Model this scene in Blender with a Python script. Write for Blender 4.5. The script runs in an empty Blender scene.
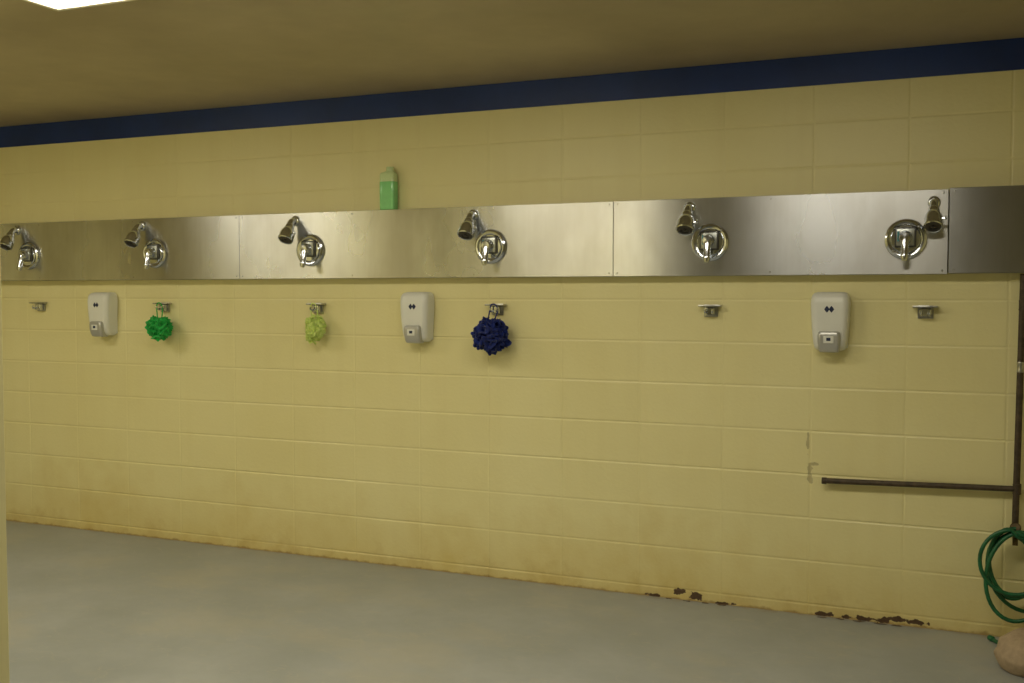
import bpy, bmesh, math, random
from mathutils import Vector, Matrix, noise
random.seed(7)
scene = bpy.context.scene
scene.view_settings.view_transform = 'Standard'
COL = scene.collection
CEIL = 2.55

# ------------------------------------------------------------------ materials
def newmat(name):
    m = bpy.data.materials.new(name); m.use_nodes = True
    nt = m.node_tree; b = nt.nodes['Principled BSDF']
    return m, nt, b
def N(nt, t, **kw):
    n = nt.nodes.new(t)
    for k, v in kw.items(): setattr(n, k, v)
    return n
def L(nt, a, b): nt.links.new(a, b)
def math_(nt, op, a, b=None, c=None, clamp=False):
    n = nt.nodes.new('ShaderNodeMath'); n.operation = op; n.use_clamp = clamp
    for i, v in enumerate((a, b, c)):
        if v is None: continue
        if hasattr(v, 'is_output'): nt.links.new(v, n.inputs[i])
        else: n.inputs[i].default_value = v
    return n.outputs[0]
def maprange(nt, v, a, b, c=0.0, d=1.0):
    n = nt.nodes.new('ShaderNodeMapRange'); n.clamp = True
    nt.links.new(v, n.inputs[0])
    for i, x in enumerate((a, b, c, d)): n.inputs[i+1].default_value = x
    return n.outputs[0]
def mixc(nt, f, a, b, mode='MIX'):
    n = nt.nodes.new('ShaderNodeMix'); n.data_type = 'RGBA'; n.blend_type = mode
    if hasattr(f, 'is_output'): nt.links.new(f, n.inputs[0])
    else: n.inputs[0].default_value = f
    for i, v in ((6, a), (7, b)):
        if hasattr(v, 'is_output'): nt.links.new(v, n.inputs[i])
        else: n.inputs[i].default_value = (*v, 1)
    return n.outputs[2]
def noise_(nt, vec, scale, detail=4, rough=0.55):
    n = nt.nodes.new('ShaderNodeTexNoise'); n.inputs['Scale'].default_value = scale
    n.inputs['Detail'].default_value = detail; n.inputs['Roughness'].default_value = rough
    nt.links.new(vec, n.inputs['Vector']); return n.outputs['Fac']
def mapping(nt, vec, sc):
    n = nt.nodes.new('ShaderNodeMapping'); nt.links.new(vec, n.inputs['Vector'])
    n.inputs['Scale'].default_value = sc; return n.outputs[0]

def simple(name, col, rough=0.5, metal=0.0, nscale=20, namp=0.12, bump=0.0, **kw):
    m, nt, b = newmat(name)
    tc = N(nt, 'ShaderNodeTexCoord').outputs['Object']
    f = noise_(nt, tc, nscale)
    dark = tuple(c*(1-namp) for c in col); lite = tuple(min(1, c*(1+namp)) for c in col)
    L(nt, mixc(nt, maprange(nt, f, .3, .7), dark, lite), b.inputs['Base Color'])
    b.inputs['Roughness'].default_value = rough
    b.inputs['Metallic'].default_value = metal
    for k, v in kw.items(): b.inputs[k.replace('_', ' ')].default_value = v
    if bump:
        bp = N(nt, 'ShaderNodeBump'); bp.inputs['Strength'].default_value = bump
        bp.inputs['Distance'].default_value = .002
        L(nt, f, bp.inputs['Height']); L(nt, bp.outputs[0], b.inputs['Normal'])
    return m

# cream block paint: mottling, grime at base, peeled patches
def wall_material():
    m, nt, b = newmat('cream_block_paint')
    pos = N(nt, 'ShaderNodeNewGeometry').outputs['Position']
    sep = N(nt, 'ShaderNodeSeparateXYZ'); L(nt, pos, sep.inputs[0])
    X, Y, Z = sep.outputs
    n1 = noise_(nt, pos, 1.3, 5); n2 = noise_(nt, pos, 9, 5); n3 = noise_(nt, pos, 60, 3)
    base = mixc(nt, maprange(nt, n1, .3, .7), (.81, .74, .385), (.86, .80, .45))
    runs = noise_(nt, mapping(nt, pos, (5, 5, .5)), 1.6, 4)
    base = mixc(nt, maprange(nt, runs, .5, .8, 0, .22), base, (.71, .61, .27))
    cx = math_(nt, 'FLOOR', math_(nt, 'DIVIDE', math_(nt, 'ADD', X, .645), .405))
    cz = math_(nt, 'FLOOR', math_(nt, 'DIVIDE', math_(nt, 'SUBTRACT', Z, .05), .2))
    cmb = N(nt, 'ShaderNodeCombineXYZ'); L(nt, cx, cmb.inputs[0]); L(nt, cz, cmb.inputs[1])
    wn = N(nt, 'ShaderNodeTexWhiteNoise'); L(nt, cmb.outputs[0], wn.inputs['Vector'])
    base = mixc(nt, maprange(nt, wn.outputs['Value'], 0, 1, 0, .12), base, (.66, .60, .32))
    # uneven yellowish grime rising from floor
    nb = noise_(nt, mapping(nt, pos, (1, 1, .6)), 1.9, 3)
    reach = maprange(nt, nb, .35, .66, .3, 1.0)
    g = math_(nt, 'SUBTRACT', math_(nt, 'MULTIPLY', math_(nt, 'MULTIPLY', n2, .55), reach), Z)
    base = mixc(nt, maprange(nt, g, -.22, .28, 0, .60), base, (.62, .46, .12))
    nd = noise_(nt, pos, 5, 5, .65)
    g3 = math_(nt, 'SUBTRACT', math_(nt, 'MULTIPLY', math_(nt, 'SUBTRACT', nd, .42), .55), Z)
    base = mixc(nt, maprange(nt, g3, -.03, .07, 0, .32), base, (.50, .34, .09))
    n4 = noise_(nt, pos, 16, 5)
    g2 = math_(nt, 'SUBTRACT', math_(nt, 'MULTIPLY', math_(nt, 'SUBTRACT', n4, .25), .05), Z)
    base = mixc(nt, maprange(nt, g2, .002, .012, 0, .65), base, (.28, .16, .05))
    # peeled patches (x, z, half width, half height)
    spots = [(-1.245, .042, .05, .014), (-1.17, .024, .030, .022), (-1.38, .006, .04, .009),
             (-1.04, .006, .05, .009), (-.56, .010, .05, .012), (-.38, .012, .10, .014), (-.27, .024, .07, .013),
             (-.17, .020, .05, .010), (-.645, .66, .012, .05), (-.63, .70, .03, .009),
             (-.655, .80, .006, .05)]
    warp = noise_(nt, pos, 26, 3, .55)
    tot = None
    for (sx, sz, w, h) in spots:
        a = math_(nt, 'DIVIDE', math_(nt, 'SUBTRACT', X, sx), w)
        c = math_(nt, 'DIVIDE', math_(nt, 'SUBTRACT', Z, sz), h)
        d = math_(nt, 'SQRT', math_(nt, 'ADD', math_(nt, 'MULTIPLY', a, a), math_(nt, 'MULTIPLY', c, c)))
        d = math_(nt, 'ADD', d, math_(nt, 'MULTIPLY', math_(nt, 'SUBTRACT', warp, .5), 3.8))
        k = .4 if sz > .3 else 1.0
        v = maprange(nt, d, .95, .8, 0, k)
        tot = v if tot is None else math_(nt, 'MAXIMUM', tot, v)
    yn = math_(nt, 'GREATER_THAN', Y, -.05)
    tot = math_(nt, 'MULTIPLY', tot, yn)
    peel = mixc(nt, n3, (.05, .03, .018), (.15, .09, .05))
    base = mixc(nt, tot, base, peel)
    L(nt, base, b.inputs['Base Color'])
    b.inputs['Roughness'].default_value = .36
    b.inputs['Specular IOR Level'].default_value = .5
    bp = N(nt, 'ShaderNodeBump'); bp.inputs['Strength'].default_value = .35; bp.inputs['Distance'].default_value = .003
    hh = math_(nt, 'SUBTRACT', n3, math_(nt, 'MULTIPLY', tot, 2.0))
    L(nt, hh, bp.inputs['Height']); L(nt, bp.outputs[0], b.inputs['Normal'])
    return m
M_WALL = wall_material()

def floor_material():
    m, nt, b = newmat('grey_floor_paint')
    pos = N(nt, 'ShaderNodeNewGeometry').outputs['Position']
    sep = N(nt, 'ShaderNodeSeparateXYZ'); L(nt, pos, sep.inputs[0])
    n1 = noise_(nt, pos, 1.9, 6, .62); n2 = noise_(nt, pos, 14, 5); n3 = noise_(nt, pos, 150, 2)
    c = mixc(nt, maprange(nt, n1, .36, .64), (.305, .325, .325), (.385, .40, .39))
    c = mixc(nt, maprange(nt, n2, .45, .75, 0, .3), c, (.30, .31, .29))
    tan = noise_(nt, mapping(nt, pos, (1, 1.6, 1)), 1.3, 5, .6)
    c = mixc(nt, maprange(nt, tan, .50, .63, 0, .38), c, (.44, .41, .32))
    n5 = noise_(nt, mapping(nt, pos, (1, 2.2, 1)), 2.3, 3)
    ed = maprange(nt, math_(nt, 'ABSOLUTE', math_(nt, 'SUBTRACT', n5, .5)), 0, .008, .25, 0)
    c = mixc(nt, ed, c, (.50, .46, .36))
    g = math_(nt, 'ADD', sep.outputs[1], math_(nt, 'MULTIPLY', n2, .12))
    c = mixc(nt, maprange(nt, g, .03, .075, 0, .6), c, (.30, .22, .10))
    L(nt, c, b.inputs['Base Color'])
    L(nt, maprange(nt, n1, .3, .7, .38, .56), b.inputs['Roughness'])
    bp = N(nt, 'ShaderNodeBump'); bp.inputs['Strength'].default_value = .25; bp.inputs['Distance'].default_value = .002
    L(nt, n3, bp.inputs['Height']); L(nt, bp.outputs[0], b.inputs['Normal'])
    return m
M_FLOOR = floor_material()
def ceiling_material():
    m, nt, b = newmat('ceiling_paint')
    pos = N(nt, 'ShaderNodeNewGeometry').outputs['Position']
    f = noise_(nt, pos, .9, 5, .6); f2 = noise_(nt, pos, 3.5, 4)
    c = mixc(nt, maprange(nt, f, .35, .65), (.36, .295, .175), (.54, .455, .29))
    c = mixc(nt, maprange(nt, f2, .45, .75, 0, .3), c, (.36, .29, .17))
    L(nt, c, b.inputs['Base Color']); b.inputs['Roughness'].default_value = .32
    return m
M_CEIL = ceiling_material()
M_BLUE = simple('navy_stripe_paint', (.006, .033, .19), .4, nscale=3, namp=.2)

def steel_material(name, k=1.0):
    m, nt, b = newmat(name)
    pos = N(nt, 'ShaderNodeNewGeometry').outputs['Position']
    st = noise_(nt, mapping(nt, pos, (40, 40, .6)), 1, 3)
    sm = noise_(nt, mapping(nt, pos, (1, 1, .6)), 2.0, 4, .5); sp = noise_(nt, mapping(nt, pos, (5, 5, 2)), 1, 4)
    c = mixc(nt, maprange(nt, sm, .38, .62), tuple(k*v for v in (.76, .78, .82)), tuple(k*v for v in (.58, .58, .58)))
    c = mixc(nt, maprange(nt, sp, .48, .70, 0, .35), c, tuple(k*v for v in (.42, .41, .39)))
    c = mixc(nt, maprange(nt, st, .35, .7, 0, .10), c, tuple(k*v for v in (.40, .39, .38)))
    L(nt, c, b.inputs['Base Color'])
    b.inputs['Metallic'].default_value = 1
    L(nt, maprange(nt, sm, .3, .7, .26, .30), b.inputs['Roughness'])
    b.inputs['Anisotropic'].default_value = .84
    t = N(nt, 'ShaderNodeCombineXYZ'); t.inputs[2].default_value = 1
    L(nt, t.outputs[0], b.inputs['Tangent'])
    return m
M_STEEL = steel_material('brushed_stainless')
M_STEELD = steel_material('dull_brushed_stainless', .68)
M_CHROME = simple('chrome', (.62, .65, .70), .14, 1, nscale=30, namp=.06)
M_DULLCHROME = simple('dull_chrome', (.46, .46, .45), .3, 1, nscale=60, namp=.2)
M_BLACK = simple('dark_bezel_metal', (.10, .10, .10), .3, .8)
M_DARKNOZ = simple('nozzle_face', (.07, .065, .06), .35, .5)
M_DIAL = simple('dial_plate', (.50, .53, .52), .25, .6)
M_DIALBLUE = simple('dial_blue_mark', (.06, .30, .36), .4)
M_WHITE = simple('off_white_plastic', (.80, .81, .77), .35, nscale=6, namp=.03)
M_GREYPL = simple('silver_grey_plastic', (.50, .50, .48), .28, .35, nscale=10, namp=.06)
M_LOGO = simple('dark_logo_print', (.01, .02, .07), .5)
M_PIPE = simple('corroded_brown_pipe', (.075, .055, .035), .55, .3, nscale=35, namp=.4, bump=.5)
M_BRASS = simple('tarnished_brass', (.12, .09, .05), .4, .9, nscale=40, namp=.3)
M_HOSE = simple('green_rubber_hose', (.010, .12, .045), .38, nscale=25, namp=.3)
M_CLOTH = simple('tan_cloth', (.42, .32, .21), .9, nscale=50, namp=.12, bump=.3)
M_FRAME = simple('white_light_frame', (.75, .72, .6), .4, nscale=8, namp=.04)
M_FLAKE = simple('paint_flake', (.15, .11, .07), .8, nscale=50, namp=.5)
M_CAP = simple('clear_green_cap', (.66, .82, .46), .2, nscale=20, namp=.05)
M_LIQ = simple('green_soap_bottle', (.30, .78, .32), .12, nscale=20, namp=.05, Transmission_Weight=.06)

def mesh_net(name, col, dark):
    m, nt, b = newmat(name)
    tc = N(nt, 'ShaderNodeTexCoord').outputs['Object']
    f = noise_(nt, tc, 60, 3)
    cc = mixc(nt, maprange(nt, f, .35, .65), dark, col)
    L(nt, cc, b.inputs['Base Color'])
    b.inputs['Roughness'].default_value = .6
    b.inputs['Sheen Weight'].default_value = .3
    tr = N(nt, 'ShaderNodeBsdfTranslucent'); L(nt, cc, tr.inputs[0])
    ms = N(nt, 'ShaderNodeMixShader'); ms.inputs[0].default_value = .4
    L(nt, b.outputs[0], ms.inputs[1]); L(nt, tr.outputs[0], ms.inputs[2])
    L(nt, ms.outputs[0], nt.nodes['Material Output'].inputs[0])
    return m
M_LG = mesh_net('green_netting', (.04, .76, .16), (.02, .50, .10))
M_LL = mesh_net('lime_netting', (.88, .98, .40), (.76, .92, .28))
M_LN = mesh_net('navy_netting', (.009, .038, .34), (.005, .018, .18))

def emis(name, col, s):
    m, nt, b = newmat(name)
    tc = N(nt, 'ShaderNodeTexCoord').outputs['Object']
    f = noise_(nt, tc, 5)
    b.inputs['Base Color'].default_value = (.8, .8, .75, 1)
    L(nt, mixc(nt, f, tuple(c*.97 for c in col), col), b.inputs['Emission Color'])
    b.inputs['Emission Strength'].default_value = s
    return m
M_LENS = emis('glowing_diffuser', (1.0, .925, .74), 11.4)

# ------------------------------------------------------------------ helpers
def link(o): COL.objects.link(o); return o
def obj_from_bm(name, bm, mat, parent=None, loc=(0, 0, 0), smooth=True, label=None):
    me = bpy.data.meshes.new(name); bmesh.ops.recalc_face_normals(bm, faces=bm.faces)
    bm.to_mesh(me); bm.free()
    if mat: me.materials.append(mat)
    if smooth:
        for p in me.polygons: p.use_smooth = True
        try: me.set_sharp_from_angle(angle=math.radians(35))
        except Exception: pass
    o = link(bpy.data.objects.new(name, me)); o.location = loc
    if parent: o.parent = parent
    if label: o['label'] = label
    return o
def thing(name, label, cat, loc, group=None):
    e = link(bpy.data.objects.new(name, None)); e.empty_display_size = .05
    e.location = loc; e['label'] = label; e['category'] = cat
    if group: e['group'] = group
    return e
def tag(o, label, cat, group=None):
    o['label'] = label; o['category'] = cat
    if group: o['group'] = group
def add_box(bm, c, s, bev=0, seg=2):
    r = bmesh.ops.create_cube(bm, size=1, matrix=Matrix.Translation(c) @ Matrix.Diagonal((*s, 1)))
    if bev:
        es = list({e for v in r['verts'] for e in v.link_edges})
        bmesh.ops.bevel(bm, geom=es, offset=bev, segments=seg, profile=.6, affect='EDGES')
def add_lathe(bm, prof, origin=(0, 0, 0), axis=(0, -1, 0), seg=32):
    ax = Vector(axis).normalized(); q = Vector((0, 0, 1)).rotation_difference(ax)
    o = Vector(origin); rings = []
    for (r, h) in prof:
        if r < 1e-6: rings.append([bm.verts.new(o + q @ Vector((0, 0, h)))])
        else: rings.append([bm.verts.new(o + q @ Vector((r*math.cos(2*math.pi*i/seg), r*math.sin(2*math.pi*i/seg), h))) for i in range(seg)])
    for a, b in zip(rings, rings[1:]):
        for i in range(seg):
            j = (i+1) % seg
            if len(a) == 1 and len(b) == 1: continue
            if len(a) == 1: bm.faces.new((a[0], b[i], b[j]))
            elif len(b) == 1: bm.faces.new((a[i], a[j], b[0]))
            else: bm.faces.new((a[i], a[j], b[j], b[i]))
def add_tube(bm, pts, r, seg=12):
    pts = [Vector(p) for p in pts]; n = len(pts)
    rad = r if isinstance(r, (list, tuple)) else [r]*n
    t = (pts[1]-pts[0]).normalized()
    nrm = t.orthogonal().normalized(); rings = []
    for i in range(n):
        if i == 0: tt = t
        elif i == n-1: tt = (pts[-1]-pts[-2]).normalized()
        else: tt = (pts[i+1]-pts[i-1]).normalized()
        q = t.rotation_difference(tt); nrm = q @ nrm; t = tt
        bn = t.cross(nrm)
        rings.append([bm.verts.new(pts[i] + (nrm*math.cos(2*math.pi*k/seg)+bn*math.sin(2*math.pi*k/seg))*rad[i]) for k in range(seg)])
    for a, b in zip(rings, rings[1:]):
        for k in range(seg):
            bm.faces.new((a[k], a[(k+1) % seg], b[(k+1) % seg], b[k]))
    bm.faces.new(rings[0][::-1]); bm.faces.new(rings[-1])
def bez(p0, p1, p2, p3, n=12):
    P = [Vector(p) for p in (p0, p1, p2, p3)]
    return [P[0]*(1-t)**3+P[1]*3*t*(1-t)**2+P[2]*3*t*t*(1-t)+P[3]*t**3 for t in [i/n for i in range(n+1)]]
def copy_thing(root, loc, label=None):
    c = root.copy(); c.location = loc; COL.objects.link(c)
    if label: c['label'] = label
    for ch in list(root.children):
        k = ch.copy(); k.parent = c; COL.objects.link(k)
        for g in list(ch.children):
            kk = g.copy(); kk.parent = k; COL.objects.link(kk)
    return c

# ------------------------------------------------------------------ room
def joints(lo, hi, start, step):
    k = math.ceil((lo-start)/step); out = []
    while start+k*step < hi-.01:
        if start+k*step > lo+.01: out.append(start+k*step)
        k += 1
    return out
def block_wall(name, a0, a1, to3d, zlo=0.0, zhi=CEIL, astart=-.645, thick=.15, flip=False):
    ja, jz = joints(a0, a1, astart, .405), joints(zlo, zhi, .05, .2)
    def grid(lo, hi, js):
        g = [(lo, 0)]
        for j in js: g += [(j-.007, 0), (j-.002, 1), (j+.002, 1), (j+.007, 0)]
        return g+[(hi, 0)]
    A, Z = grid(a0, a1, ja), grid(zlo, zhi, jz)
    bm = bmesh.new(); rows = []
    for (z, dz) in Z:
        up = z > 1.5
        row = []
        for (a, da) in A:
            wv = .45+.9*abs(noise.noise(Vector((a*1.1, z*2.1, 4))))*2     # paint fills some joints more than others
            dep = max(da*(.0014 if up else .0018), dz*(.0015 if up else .0028))*wv
            row.append(bm.verts.new(to3d(a, z, dep)))
        rows.append(row)
    for r0, r1 in zip(rows, rows[1:]):
        for i in range(len(A)-1):
            f = (r0[i], r0[i+1], r1[i+1], r1[i])
            bm.faces.new(f[::-1] if flip else f)
    me = bpy.data.meshes.new(name); bm.to_mesh(me); bm.free(); me.materials.append(M_WALL)
    o = link(bpy.data.objects.new(name, me)); o['kind'] = 'structure'
    s = o.modifiers.new('thickness', 'SOLIDIFY'); s.thickness = thick; s.offset = -1
    return o
XL, XR, YB = -7.4, 1.5, -6.4
block_wall('wall_north', XL, XR, lambda a, z, d: (a, d, z))
block_wall('wall_south', XL, XR, lambda a, z, d: (a, YB-d, z), flip=True)
block_wall('wall_east', YB, 0, lambda a, z, d: (XR+d, a, z), flip=True)
block_wall('wall_west', YB, 0, lambda a, z, d: (XL-d, a, z))
# partition wall whose end borders the doorway
bm = bmesh.new(); add_box(bm, ((XL-2.2)/2, -3.12, CEIL/2), (-2.2-XL, .16, CEIL), .004, 1)
o = obj_from_bm('wall_partition', bm, M_WALL, smooth=False); o['kind'] = 'structure'
bm = bmesh.new(); add_box(bm, ((XL+XR)/2, YB/2, -.06), (XR-XL+.3, -YB+.3, .12))
o = obj_from_bm('floor', bm, M_FLOOR, smooth=False); o['kind'] = 'structure'
bm = bmesh.new(); add_box(bm, ((XL+XR)/2, YB/2, CEIL+.06), (XR-XL+.3, -YB+.3, .12))
o = obj_from_bm('ceiling', bm, M_CEIL, smooth=False); o['kind'] = 'structure'
bm = bmesh.new(); add_box(bm, ((XL+XR)/2, -.002, 2.484), (XR-XL, .006, .132), .001, 1)
o = obj_from_bm('trim_1', bm, M_BLUE, smooth=False); o['kind'] = 'structure'

# ------------------------------------------------------------------ ceiling lights
def troffer(loc):
    e = thing('fluorescent_light', 'glowing rectangular fluorescent ceiling light with white metal frame', 'ceiling light', loc, 'fluorescent ceiling lights')
    bm = bmesh.new(); w, d = 1.22, .61
    for (c, s) in (((0, d/2-.010, -.005), (w, .020, .010)), ((0, -d/2+.010, -.005), (w, .020, .010)),
                   ((w/2-.010, 0, -.005), (.020, d-.040, .010)), ((-w/2+.010, 0, -.005), (.020, d-.040, .010))):
        add_box(bm, c, s, .002, 1)
    obj_from_bm('frame', bm, M_FRAME, e, smooth=False)
    # pillow-shaped diffuser that bulges below the frame and throws light along the ceiling
    bm = bmesh.new(); nx, ny = 24, 14; W, D = w-.042, d-.042; g = []
    for j in range(ny+1):
        row = []
        for i in range(nx+1):
            u, v = i/nx*2-1, j/ny*2-1
            row.append(bm.verts.new((u*W/2, v*D/2, -.004-.030*(1-u**8)*(1-v**4))))
        g.append(row)
    for j in range(ny):
        for i in range(nx): bm.faces.new((g[j][i], g[j+1][i], g[j+1][i+1], g[j][i+1]))
    top = [bm.verts.new(p) for p in ((-W/2, -D/2, 0), (W/2, -D/2, 0), (W/2, D/2, 0), (-W/2, D/2, 0))]
    bm.faces.new(top)
    obj_from_bm('diffuser', bm, M_LENS, e, smooth=True, label='glowing acrylic diffuser')
    return e
t0 = troffer((-2.55, -2.240, CEIL))
copy_thing(t0, (-5.15, -2.240, CEIL)); copy_thing(t0, (-.70, -2.240, CEIL))

# ------------------------------------------------------------------ stainless panels
PF = -.07
def screw(parent, loc, axis=(0, -1, 0), r=.0045):
    bm = bmesh.new(); add_lathe(bm, [(.0001, .0025), (r*.7, .0022), (r, .0)], (0, 0, 0), axis, 10)
    return obj_from_bm('screw', bm, M_DULLCHROME, parent, loc=loc)
def panel(x0, x1, depth=.07, label=None, zt=1.924, zb=1.563, mat=None):
    e = thing('stainless_panel', label, 'wall panel', ((x0+x1)/2, 0, zb), 'stainless shower wall panels')
    w = x1-x0-.001; h = zt-zb
    bm = bmesh.new(); add_box(bm, (0, -depth/2-.0002, h/2), (w, depth-.0004, h), .0010, 1)
    obj_from_bm('body', bm, mat or M_STEEL, e, smooth=False)
    n = max(2, int(w/.7))
    for i in range(n+1):
        x = -w/2+.02+(w-.04)*i/n
        for z in (.015, h-.015): screw(e, (x, -depth, z))
panel(-6.1, -3.789, label='long brushed stainless steel wall panel with water stains')
panel(-3.788, -1.572, label='long brushed stainless steel wall panel behind two showers')
panel(-1.571, -.077, label='bright brushed stainless steel wall panel behind two showers')
panel(-.074, 1.2, depth=.078, zt=1.928, zb=1.566, label='dull darker stainless steel wall panel above the brown pipe', mat=M_STEELD)

# ------------------------------------------------------------------ shower valves
def valve(loc):
    e = thing('shower_valve', 'round chrome shower valve with square dial and lever handle', 'shower valve', loc, 'chrome shower valves')
    bm = bmesh.new()
    add_lathe(bm, [(.078, 0), (.080, .006), (.077, .014), (.069, .019), (.062, .018), (.056, .015), (.053, .018), (.0001, .020)], seg=48)
    obj_from_bm('escutcheon', bm, M_CHROME, e)
    bm = bmesh.new(); add_box(bm, (0, -.023, .006), (.080, .012, .080), .005, 3)
    obj_from_bm('dial_bezel', bm, M_BLACK, e, label='dark square bezel')
    bm = bmesh.new(); add_box(bm, (0, -.030, .006), (.067, .008, .067), .004, 2)
    obj_from_bm('dial_plate', bm, M_DIAL, e, label='pale dial plate')
    bm = bmesh.new(); add_box(bm, (-.026, -.0342, .010), (.007, .002, .040), .0008, 1)
    obj_from_bm('dial_mark', bm, M_DIALBLUE, e, label='blue mark')
    bm = bmesh.new()
    add_lathe(bm, [(.027, .030), (.027, .040), (.024, .048), (.023, .066), (.018, .073), (.0001, .075)], (0, 0, .004), seg=32)
    add_tube(bm, bez((0, -.056, .006), (0, -.066, -.02), (0, -.070, -.045), (0, -.082, -.086), 10),
             [.018, .0175, .017, .016, .0150, .0145, .0145, .0145, .015, .015, .010], 16)
    obj_from_bm('handle', bm, M_CHROME, e)
    for a in (45, 225):
        x, z = .067*math.cos(math.radians(a)), .067*math.sin(math.radians(a))
        screw(e, (x, -.0185, z), r=.0055)
    e.scale = (1.10, 1.0, 1.10)
    return e
VX = [-.246, -1.098, -2.22, -3.307, -4.394, -5.405]
v0 = valve((VX[0], PF-.0002, 1.715))
for x in VX[1:]: copy_thing(v0, (x, PF-.0002, 1.718))

# ------------------------------------------------------------------ shower heads
def head(loc, side=0.0):
    e = thing('wall_shower', 'stubby chrome shower head angled downward on thick short arm', 'shower head', loc, 'chrome shower heads')
    bm = bmesh.new()
    add_lathe(bm, [(.026, 0), (.026, .006), (.022, .012), (.018, .014), (.0001, .014)], seg=32)
    obj_from_bm('flange', bm, M_CHROME, e)
    bm = bmesh.new()
    add_tube(bm, bez((0, -.008, 0), (0, -.030, .002), (0, -.042, -.008), (0, -.052, -.030), 10), .0165, 16)
    add_lathe(bm, [(.0001, -.024), (.012, -.021), (.020, -.013), (.0235, 0), (.020, .013), (.012, .021), (.0001, .024)], (0, -.052, -.034), (0, -.3, -1), 24)
    obj_from_bm('arm', bm, M_CHROME, e)
    ax = (side, -.62, -1)
    bm = bmesh.new()
    add_lathe(bm, [(.0001, .002), (.020, .002), (.026, .008), (.030, .016), (.034, .024), (.036, .034), (.036, .060), (.038, .062), (.038, .070), (.035, .074), (.032, .072)],
              (0, -.052, -.036), ax, 40)
    obj_from_bm('head_shell', bm, M_CHROME, e)
    bm = bmesh.new()
    add_lathe(bm, [(.0325, .064), (.0325, .0715), (.020, .074), (.019, .070), (.008, .070), (.007, .076), (.0001, .077)], (0, -.052, -.036), ax, 32)
    obj_from_bm('nozzle_face', bm, M_DARKNOZ, e, label='dark spray face')
    bm = bmesh.new()
    add_tube(bm, [(.030, -.080, -.066), (.046, -.082, -.064)], .0045, 10)
    add_lathe(bm, [(.0001, 0), (.007, .001), (.007, .008), (.0001, .009)], (.044, -.082, -.064), (1, 0, .1), 12)
    obj_from_bm('adjusting_pin', bm, M_CHROME, e)
    e.scale = (1.12, 1.08, 1.12)
    return e
h0 = head((VX[0]+.112, PF-.0002, 1.868))
for i, x in enumerate(VX[1:]): copy_thing(h0, (x-.098, PF-.0002, 1.880))
h0.scale = (1.0, 1.05, 1.12)

# ------------------------------------------------------------------ robe hooks
def hook(loc):
    e = thing('robe_hook', 'small blocky chrome robe hook screwed to block wall', 'hook', loc, 'chrome robe hooks')
    bm = bmesh.new(); add_box(bm, (0, -.004, -.006), (.066, .008, .058), .003, 2)
    obj_from_bm('back_plate', bm, M_DULLCHROME, e)
    bm = bmesh.new()
    add_box(bm, (0, -.029, .017), (.104, .048, .009), .003, 2)
    obj_from_bm('shelf_bar', bm, M_DULLCHROME, e)
    bm = bmesh.new()
    add_box(bm, (0, -.024, -.008), (.046, .032, .038), .006, 3)
    obj_from_bm('block', bm, M_CHROME, e)
    for s in (-1, 1):
        bm = bmesh.new()
        add_tube(bm, bez((s*.014, -.036, -.014), (s*.016, -.052, -.020), (s*.018, -.060, -.016), (s*.018, -.058, .002), 10), .0055, 10)
        obj_from_bm('prong', bm, M_CHROME, e)
    return e
HX = [-.163, -1.107, -2.213, -3.303, -4.387, -5.384]
k0 = hook((HX[0], 0, 1.405))
for x in HX[1:]: copy_thing(k0, (x, 0, 1.405))

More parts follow.
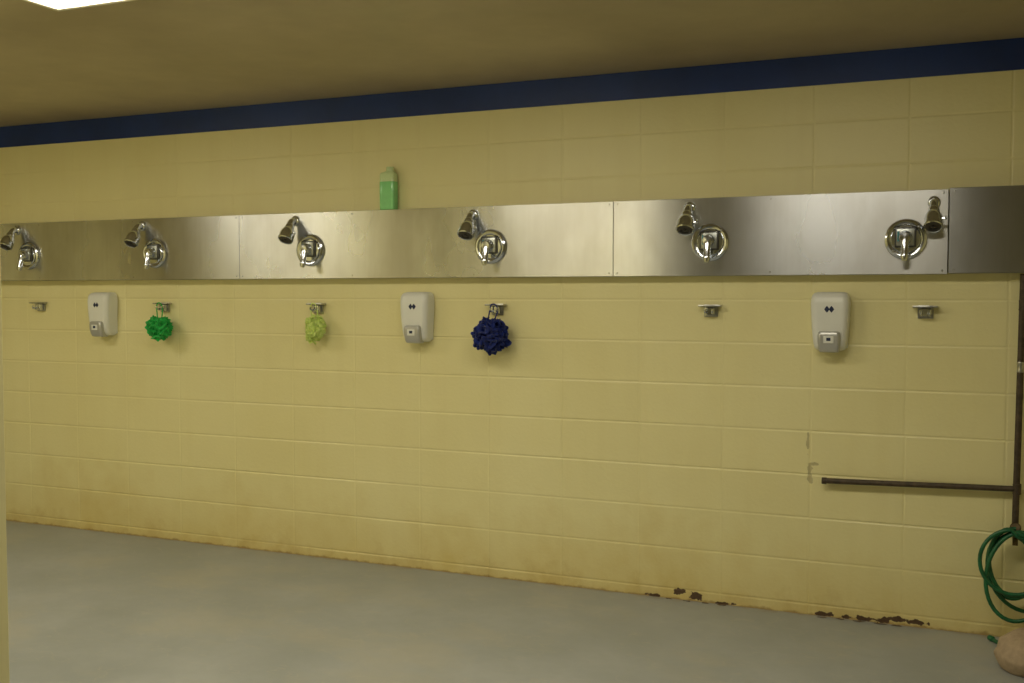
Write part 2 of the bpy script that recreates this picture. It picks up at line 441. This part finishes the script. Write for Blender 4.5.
# ------------------------------------------------------------------ soap dispensers
def rounded_section_body(bm, secs, n=10):
    rings = []
    for (z, hw, yb, yf, c) in secs:
        ring = [(-hw, yb)]
        for k in range(n+1):
            a = math.pi*.5*k/n
            ring.append((-hw+c-c*math.cos(a), yf+c-c*math.sin(a)))
        for k in range(n+1):
            a = math.pi*.5*k/n
            ring.append((hw-c+c*math.sin(a), yf+c-c*math.cos(a)))
        ring.append((hw, yb))
        rings.append([bm.verts.new((x, y, z)) for x, y in ring])
    for a, b in zip(rings, rings[1:]):
        m = len(a)
        for i in range(m): bm.faces.new((a[i], a[(i+1) % m], b[(i+1) % m], b[i]))
    bm.faces.new(rings[0][::-1]); bm.faces.new(rings[-1])
def dispenser(loc):
    e = thing('soap_dispenser', 'white plastic wall soap dispenser with grey push lever', 'soap dispenser', loc, 'wall soap dispensers')
    bm = bmesh.new(); add_box(bm, (0, -.0055, 0), (.146, .011, .240), .003, 2)
    obj_from_bm('back_plate', bm, M_WHITE, e)
    bm = bmesh.new()
    secs = []
    for z, hw, yf in ((-.131, .050, -.050), (-.128, .060, -.064), (-.120, .067, -.076), (-.105, .071, -.085), (-.08, .074, -.091), (-.03, .078, -.097),
                      (.03, .081, -.101), (.08, .083, -.101), (.105, .081, -.098), (.119, .077, -.091), (.127, .070, -.081), (.131, .060, -.068), (.132, .050, -.056)):
        secs.append((z, hw, -.008, yf, min(.030, hw*.6)))
    rounded_section_body(bm, secs)
    obj_from_bm('cover', bm, M_WHITE, e)
    bm = bmesh.new()
    secs = [(-.138, .036, -.05, -.086, .012), (-.134, .043, -.05, -.098, .014), (-.120, .047, -.06, -.106, .016), (-.09, .049, -.06, -.114, .016),
            (-.058, .049, -.06, -.116, .016), (-.048, .046, -.06, -.112, .015), (-.043, .040, -.06, -.104, .012)]
    rounded_section_body(bm, secs)
    lv = obj_from_bm('push_lever', bm, M_GREYPL, e, label='silver grey push lever')
    bm = bmesh.new(); add_box(bm, (0, -.1150, -.080), (.044, .0045, .032), .0015, 2)
    ins = obj_from_bm('lever_inset', bm, M_WHITE, lv)
    bm = bmesh.new(); add_box(bm, (0, -.1178, -.078), (.018, .0015, .014), .0005, 1)
    obj_from_bm('lever_mark', bm, M_LOGO, lv, label='small dark printed mark')
    bm = bmesh.new()
    for s in (-1, 1):
        c = Vector((s*.0098, 0, .055)); v = [(c.x+.0105*math.cos(math.pi/4*k)*(1.1 if k % 2 == 0 else .82), c.z+.0140*math.sin(math.pi/4*k)*(1.1 if k % 2 == 0 else .82)) for k in range(8)]
        f = [bm.verts.new((x, -.1018, z)) for x, z in v]; b = [bm.verts.new((x, -.0995, z)) for x, z in v]
        bm.faces.new(f); bm.faces.new(b[::-1])
        for k in range(8): bm.faces.new((f[k], f[(k+1) % 8], b[(k+1) % 8], b[k]))
    obj_from_bm('emblem', bm, M_LOGO, e, smooth=False, label='dark printed paired emblem')
    return e
d0 = dispenser((-.558, 0, 1.355))
copy_thing(d0, (-2.66, 0, 1.357)); copy_thing(d0, (-4.835, 0, 1.357))

# ------------------------------------------------------------------ bath poufs
def pouf(x, z, R, mat, label, hx, n=150, squash=1.0, wide=1.0, rag=.45):
    y = -.02-R*1.02
    e = thing('bath_pouf', label, 'bath sponge', (x, y, z-R))
    bm = bmesh.new(); c = Vector((0, 0, R)); seed = Vector((x*7, R*90, 0))
    for i in range(n):
        t = (i+.5)/n; ph = math.acos(1-2*t); th = math.pi*(1+5**.5)*i
        d = Vector((math.sin(ph)*math.cos(th), math.sin(ph)*math.sin(th), math.cos(ph)))
        lump = 1+rag*noise.noise(d*1.6+seed)
        d = (d+Vector((random.uniform(-.35, .35), random.uniform(-.35, .35), random.uniform(-.35, .35)))).normalized()
        t1 = d.orthogonal().normalized(); t2 = d.cross(t1)
        p1, p2 = random.uniform(0, 6.28), random.uniform(0, 6.28); kf = random.choice((2, 3)); K = 22
        rr = random.uniform(.72, 1.04)*lump; prev = None; wd = random.uniform(.6, 1.4)
        for (a0, rad, amp) in ((.05, .55, .02), (.12, .84, .10), (.19, .96, .22), (.27, 1.0, .32), (.31, .93, .34)):
            ring = []
            for k in range(K):
                f = 2*math.pi*k/K
                a = a0*wd*(1+amp*1.1*math.sin(kf*f+p1)); q = R*rr*rad*(1+amp*.26*math.sin((kf+1)*f+p2))
                v = d*math.cos(a)+(t1*math.cos(f)+t2*math.sin(f))*math.sin(a)
                v = c+v*q; v.z = c.z+(v.z-c.z)*squash; v.x *= wide
                ring.append(bm.verts.new(v))
            if prev:
                for k in range(K): bm.faces.new((prev[k], prev[(k+1) % K], ring[(k+1) % K], ring[k]))
            prev = ring
    obj_from_bm('netting', bm, mat, e)
    bm = bmesh.new(); top = 1.405+.005-(z-R)
    dx = hx-x
    hk = -.052-y
    pts = bez((0, 0, R), (-.02, 0, R*1.8), (dx-.022, hk, top-.02), (dx-.018, hk-.004, top), 10) + \
          bez((dx-.012, hk-.004, top+.014), (dx+.0, hk-.004, top+.020), (dx+.012, hk-.004, top+.016), (dx+.020, hk-.004, top), 6) + \
          bez((dx+.022, hk, top-.02), (.02, 0, R*1.8), (.01, 0, R*1.4), (0, 0, R), 10)
    add_tube(bm, pts, .0034, 8)
    obj_from_bm('cord', bm, mat, e, label='thin hanging cord')
pouf(-4.35, 1.280, .074, M_LG, 'bright green mesh bath pouf hanging from chrome hook', HX[4], squash=.95, rag=.5)
pouf(-3.28, 1.286, .056, M_LL, 'small pale lime mesh bath pouf hanging from hook', HX[3], squash=1.15, rag=.5)
pouf(-2.215, 1.264, .079, M_LN, 'ragged navy blue mesh bath pouf hanging from chrome hook', HX[2], squash=1.08, rag=.6)

# ------------------------------------------------------------------ bottle on the panel
e = thing('shampoo_bottle', 'translucent green shampoo bottle standing on steel panel', 'bottle', (-2.834, -.036, 1.9242))
bm = bmesh.new()
def oval(bm, secs, n=36, pw=.35):
    rings = []
    for (z, a, b, cx) in secs:
        rings.append([bm.verts.new((cx+a*math.copysign(abs(math.cos(t))**pw, math.cos(t)), b*math.copysign(abs(math.sin(t))**pw, math.sin(t)), z)) for t in [2*math.pi*(k+.5)/n for k in range(n)]])
    for r, s in zip(rings, rings[1:]):
        for i in range(n): bm.faces.new((r[i], r[(i+1) % n], s[(i+1) % n], s[i]))
    bm.faces.new(rings[0][::-1]); bm.faces.new(rings[-1])
oval(bm, [(0, .042, .024, 0), (.004, .044, .028, 0), (.08, .0445, .029, 0), (.145, .0445, .029, 0), (.150, .044, .028, 0)])
obj_from_bm('body', bm, M_LIQ, e)
bm = bmesh.new()
oval(bm, [(.1501, .044, .028, 0), (.188, .0435, .027, 0), (.196, .040, .024, 0), (.202, .026, .018, .008), (.205, .022, .017, .010)])
obj_from_bm('shoulder', bm, M_CAP, e, label='clear upper shoulder')
bm = bmesh.new()
add_lathe(bm, [(.0001, .2051), (.021, .2051), (.0215, .209), (.0205, .224), (.018, .228), (.0001, .228)], (.010, 0, 0), (0, 0, 1), 28)
obj_from_bm('cap', bm, M_CAP, e, label='pale green cap')

# ------------------------------------------------------------------ pipework
PX, PY = .218, -.04
e = thing('water_pipe', 'corroded brown water pipe with side branch fixed to wall', 'pipe', (PX, 0, .45))
bm = bmesh.new(); add_tube(bm, [(-.012, PY, .03), (0, PY, 1.112)], .0135, 20)
obj_from_bm('riser', bm, M_PIPE, e)
bm = bmesh.new(); add_tube(bm, [(-.80, PY, .183), (-.01, PY, .203)], .0125, 20)
add_lathe(bm, [(.0001, 0), (.0150, 0), (.0155, .02), (.0001, .02)], (-.805, PY, .183), (1, 0, 0), 20)
obj_from_bm('branch', bm, M_PIPE, e)
for zz in (.203, .72, .98):
    bm = bmesh.new()
    add_lathe(bm, [(.0001, -.022), (.0165, -.022), (.0175, -.018), (.0165, -.014), (.0165, .014), (.0175, .018), (.0165, .022), (.0001, .022)], (-.010+.011*zz, PY, zz), (0, 0, 1), 20)
    obj_from_bm('coupling', bm, M_PIPE if zz != .72 else M_DULLCHROME, e)
for xx, zz in ((-.004, .60), (-.001, .90), (-.74, .1845), (-.30, .1955)):
    bm = bmesh.new(); add_box(bm, (xx, -.0149, zz), (.014, .029, .014), .003, 2)
    obj_from_bm('standoff', bm, M_PIPE, e)
bm = bmesh.new()
add_lathe(bm, [(.0001, -.02), (.017, -.02), (.021, 0), (.019, .02), (.0001, .03)], (-.012, PY, .025), (0, 0, 1), 20)
add_tube(bm, bez((-.012, PY, .02), (-.012, PY-.03, .02), (-.012, PY-.035, .0), (-.012, PY-.04, -.03), 8), .011, 14)
t = obj_from_bm('tap', bm, M_BRASS, e, label='tarnished brass hose tap')
bm = bmesh.new()
add_lathe(bm, [(.0001, 0), (.006, 0), (.006, .02), (.020, .024), (.022, .030), (.018, .034), (.0001, .034)], (-.012, PY-.012, .035), (0, -1, .4), 18)
g = obj_from_bm('tap_handle', bm, M_BRASS, t)

# hose coil hanging on the tap
e = thing('garden_hose', 'green rubber hose coiled and hung on tap', 'hose', (PX-.01, -.095, .0))
bm = bmesh.new(); pts = []
turns = 5; npt = 40
for i in range(turns*npt+1):
    t = i/npt; a = 2*math.pi*t + math.pi/2
    rx = .108+.026*math.sin(t*1.9+.4); rz = .152+.026*math.sin(t*2.3)
    cz = .492-rz-.012*(t % 2); cx = .022*math.sin(t*2.6)
    tl = .20*math.sin(t*1.7)                       # each loop hangs at its own tilt
    px, pz = rx*math.cos(a), rz*(math.sin(a)-1)
    pts.append((cx+px*math.cos(tl)-pz*math.sin(tl)*.6, -.006+.045*math.sin(t*1.3)*(.5-.5*math.sin(a)) - .009*(t-2.0), cz+rz+pz*math.cos(tl)+px*math.sin(tl)*.5))
end = Vector(pts[-1])
tail = bez(end, end+Vector((.14, -.01, 0)), (.17, -.05, .16), (.10, -.06, .03), 14)[1:] + \
       bez((.10, -.06, .03), (.07, -.07, .005), (.03, -.09, .009), (-.02, -.07, .0095), 8)[1:] + \
       bez((-.02, -.07, .0095), (-.05, -.05, .0095), (-.06, -.02, .0095), (-.08, .01, .010), 8)[1:]
pts = [Vector(p) for p in pts]+tail
add_tube(bm, pts, .0085, 12)
obj_from_bm('tube', bm, M_HOSE, e)
bm = bmesh.new(); dr = (pts[-1]-pts[-3]).normalized()
add_lathe(bm, [(.0001, -.005), (.0095, -.004), (.012, .0), (.012, .022), (.0095, .026), (.0001, .026)], pts[-1]+Vector((0, 0, .002)), dr, 20)
obj_from_bm('end_fitting', bm, M_HOSE, e)

# ------------------------------------------------------------------ tan cloth bundle on floor
bm = bmesh.new(); bmesh.ops.create_icosphere(bm, subdivisions=5, radius=1)
for v in bm.verts:
    p = v.co.copy(); n = noise.noise(p*1.1+Vector((3, 1, 7)))
    rg = abs(noise.noise(p*1.7+Vector((9, 2, 0))))
    s = 1+.12*n-.10*rg
    z = (p.z+.62)/1.62
    v.co = Vector((p.x*.140*s, p.y*.15*s, max(0.0, z*.142*s)))
c = obj_from_bm('cleaning_cloth', bm, M_CLOTH, None, (.265, -.38, .001))
tag(c, 'dull tan cloth bundle heaped on grey floor', 'cloth')

# ------------------------------------------------------------------ paint flakes at wall foot
for i, (x, y, s) in enumerate([(-1.21, -.02, .016), (-1.30, -.015, .012), (-1.12, -.02, .014), (-1.04, -.02, .016), (-.58, -.025, .018), (-.50, -.02, .016),
                               (-.42, -.02, .020), (-.33, -.02, .022), (-.26, -.02, .018)]):
    bm = bmesh.new(); k = 9
    ring = [bm.verts.new((s*1.5*random.uniform(.6, 1.1)*math.cos(2*math.pi*j/k), s*.42*random.uniform(.6, 1.1)*math.sin(2*math.pi*j/k), .0005+random.uniform(0, .004))) for j in range(k)]
    cc = bm.verts.new((0, 0, .003))
    for j in range(k): bm.faces.new((ring[j], ring[(j+1) % k], cc))
    o = obj_from_bm('paint_flake', bm, M_FLAKE, None, (x, y, .0005), smooth=False)
    o.modifiers.new('thickness', 'SOLIDIFY').thickness = .001
    tag(o, 'small rusty brown paint flake fallen at wall foot', 'paint flake', 'paint flakes along the wall foot')

# ------------------------------------------------------------------ world + camera
w = bpy.data.worlds.new('world'); scene.world = w; w.use_nodes = True
w.node_tree.nodes['Background'].inputs[0].default_value = (.02, .018, .01, 1)
cam = bpy.data.cameras.new('camera'); co = link(bpy.data.objects.new('camera', cam))
cam.sensor_width = 36; cam.lens = 36.91
co.location = (0, -4.935, 1.475)
co.rotation_euler = (math.radians(90-2.56), 0, math.radians(23.39))
scene.camera = co
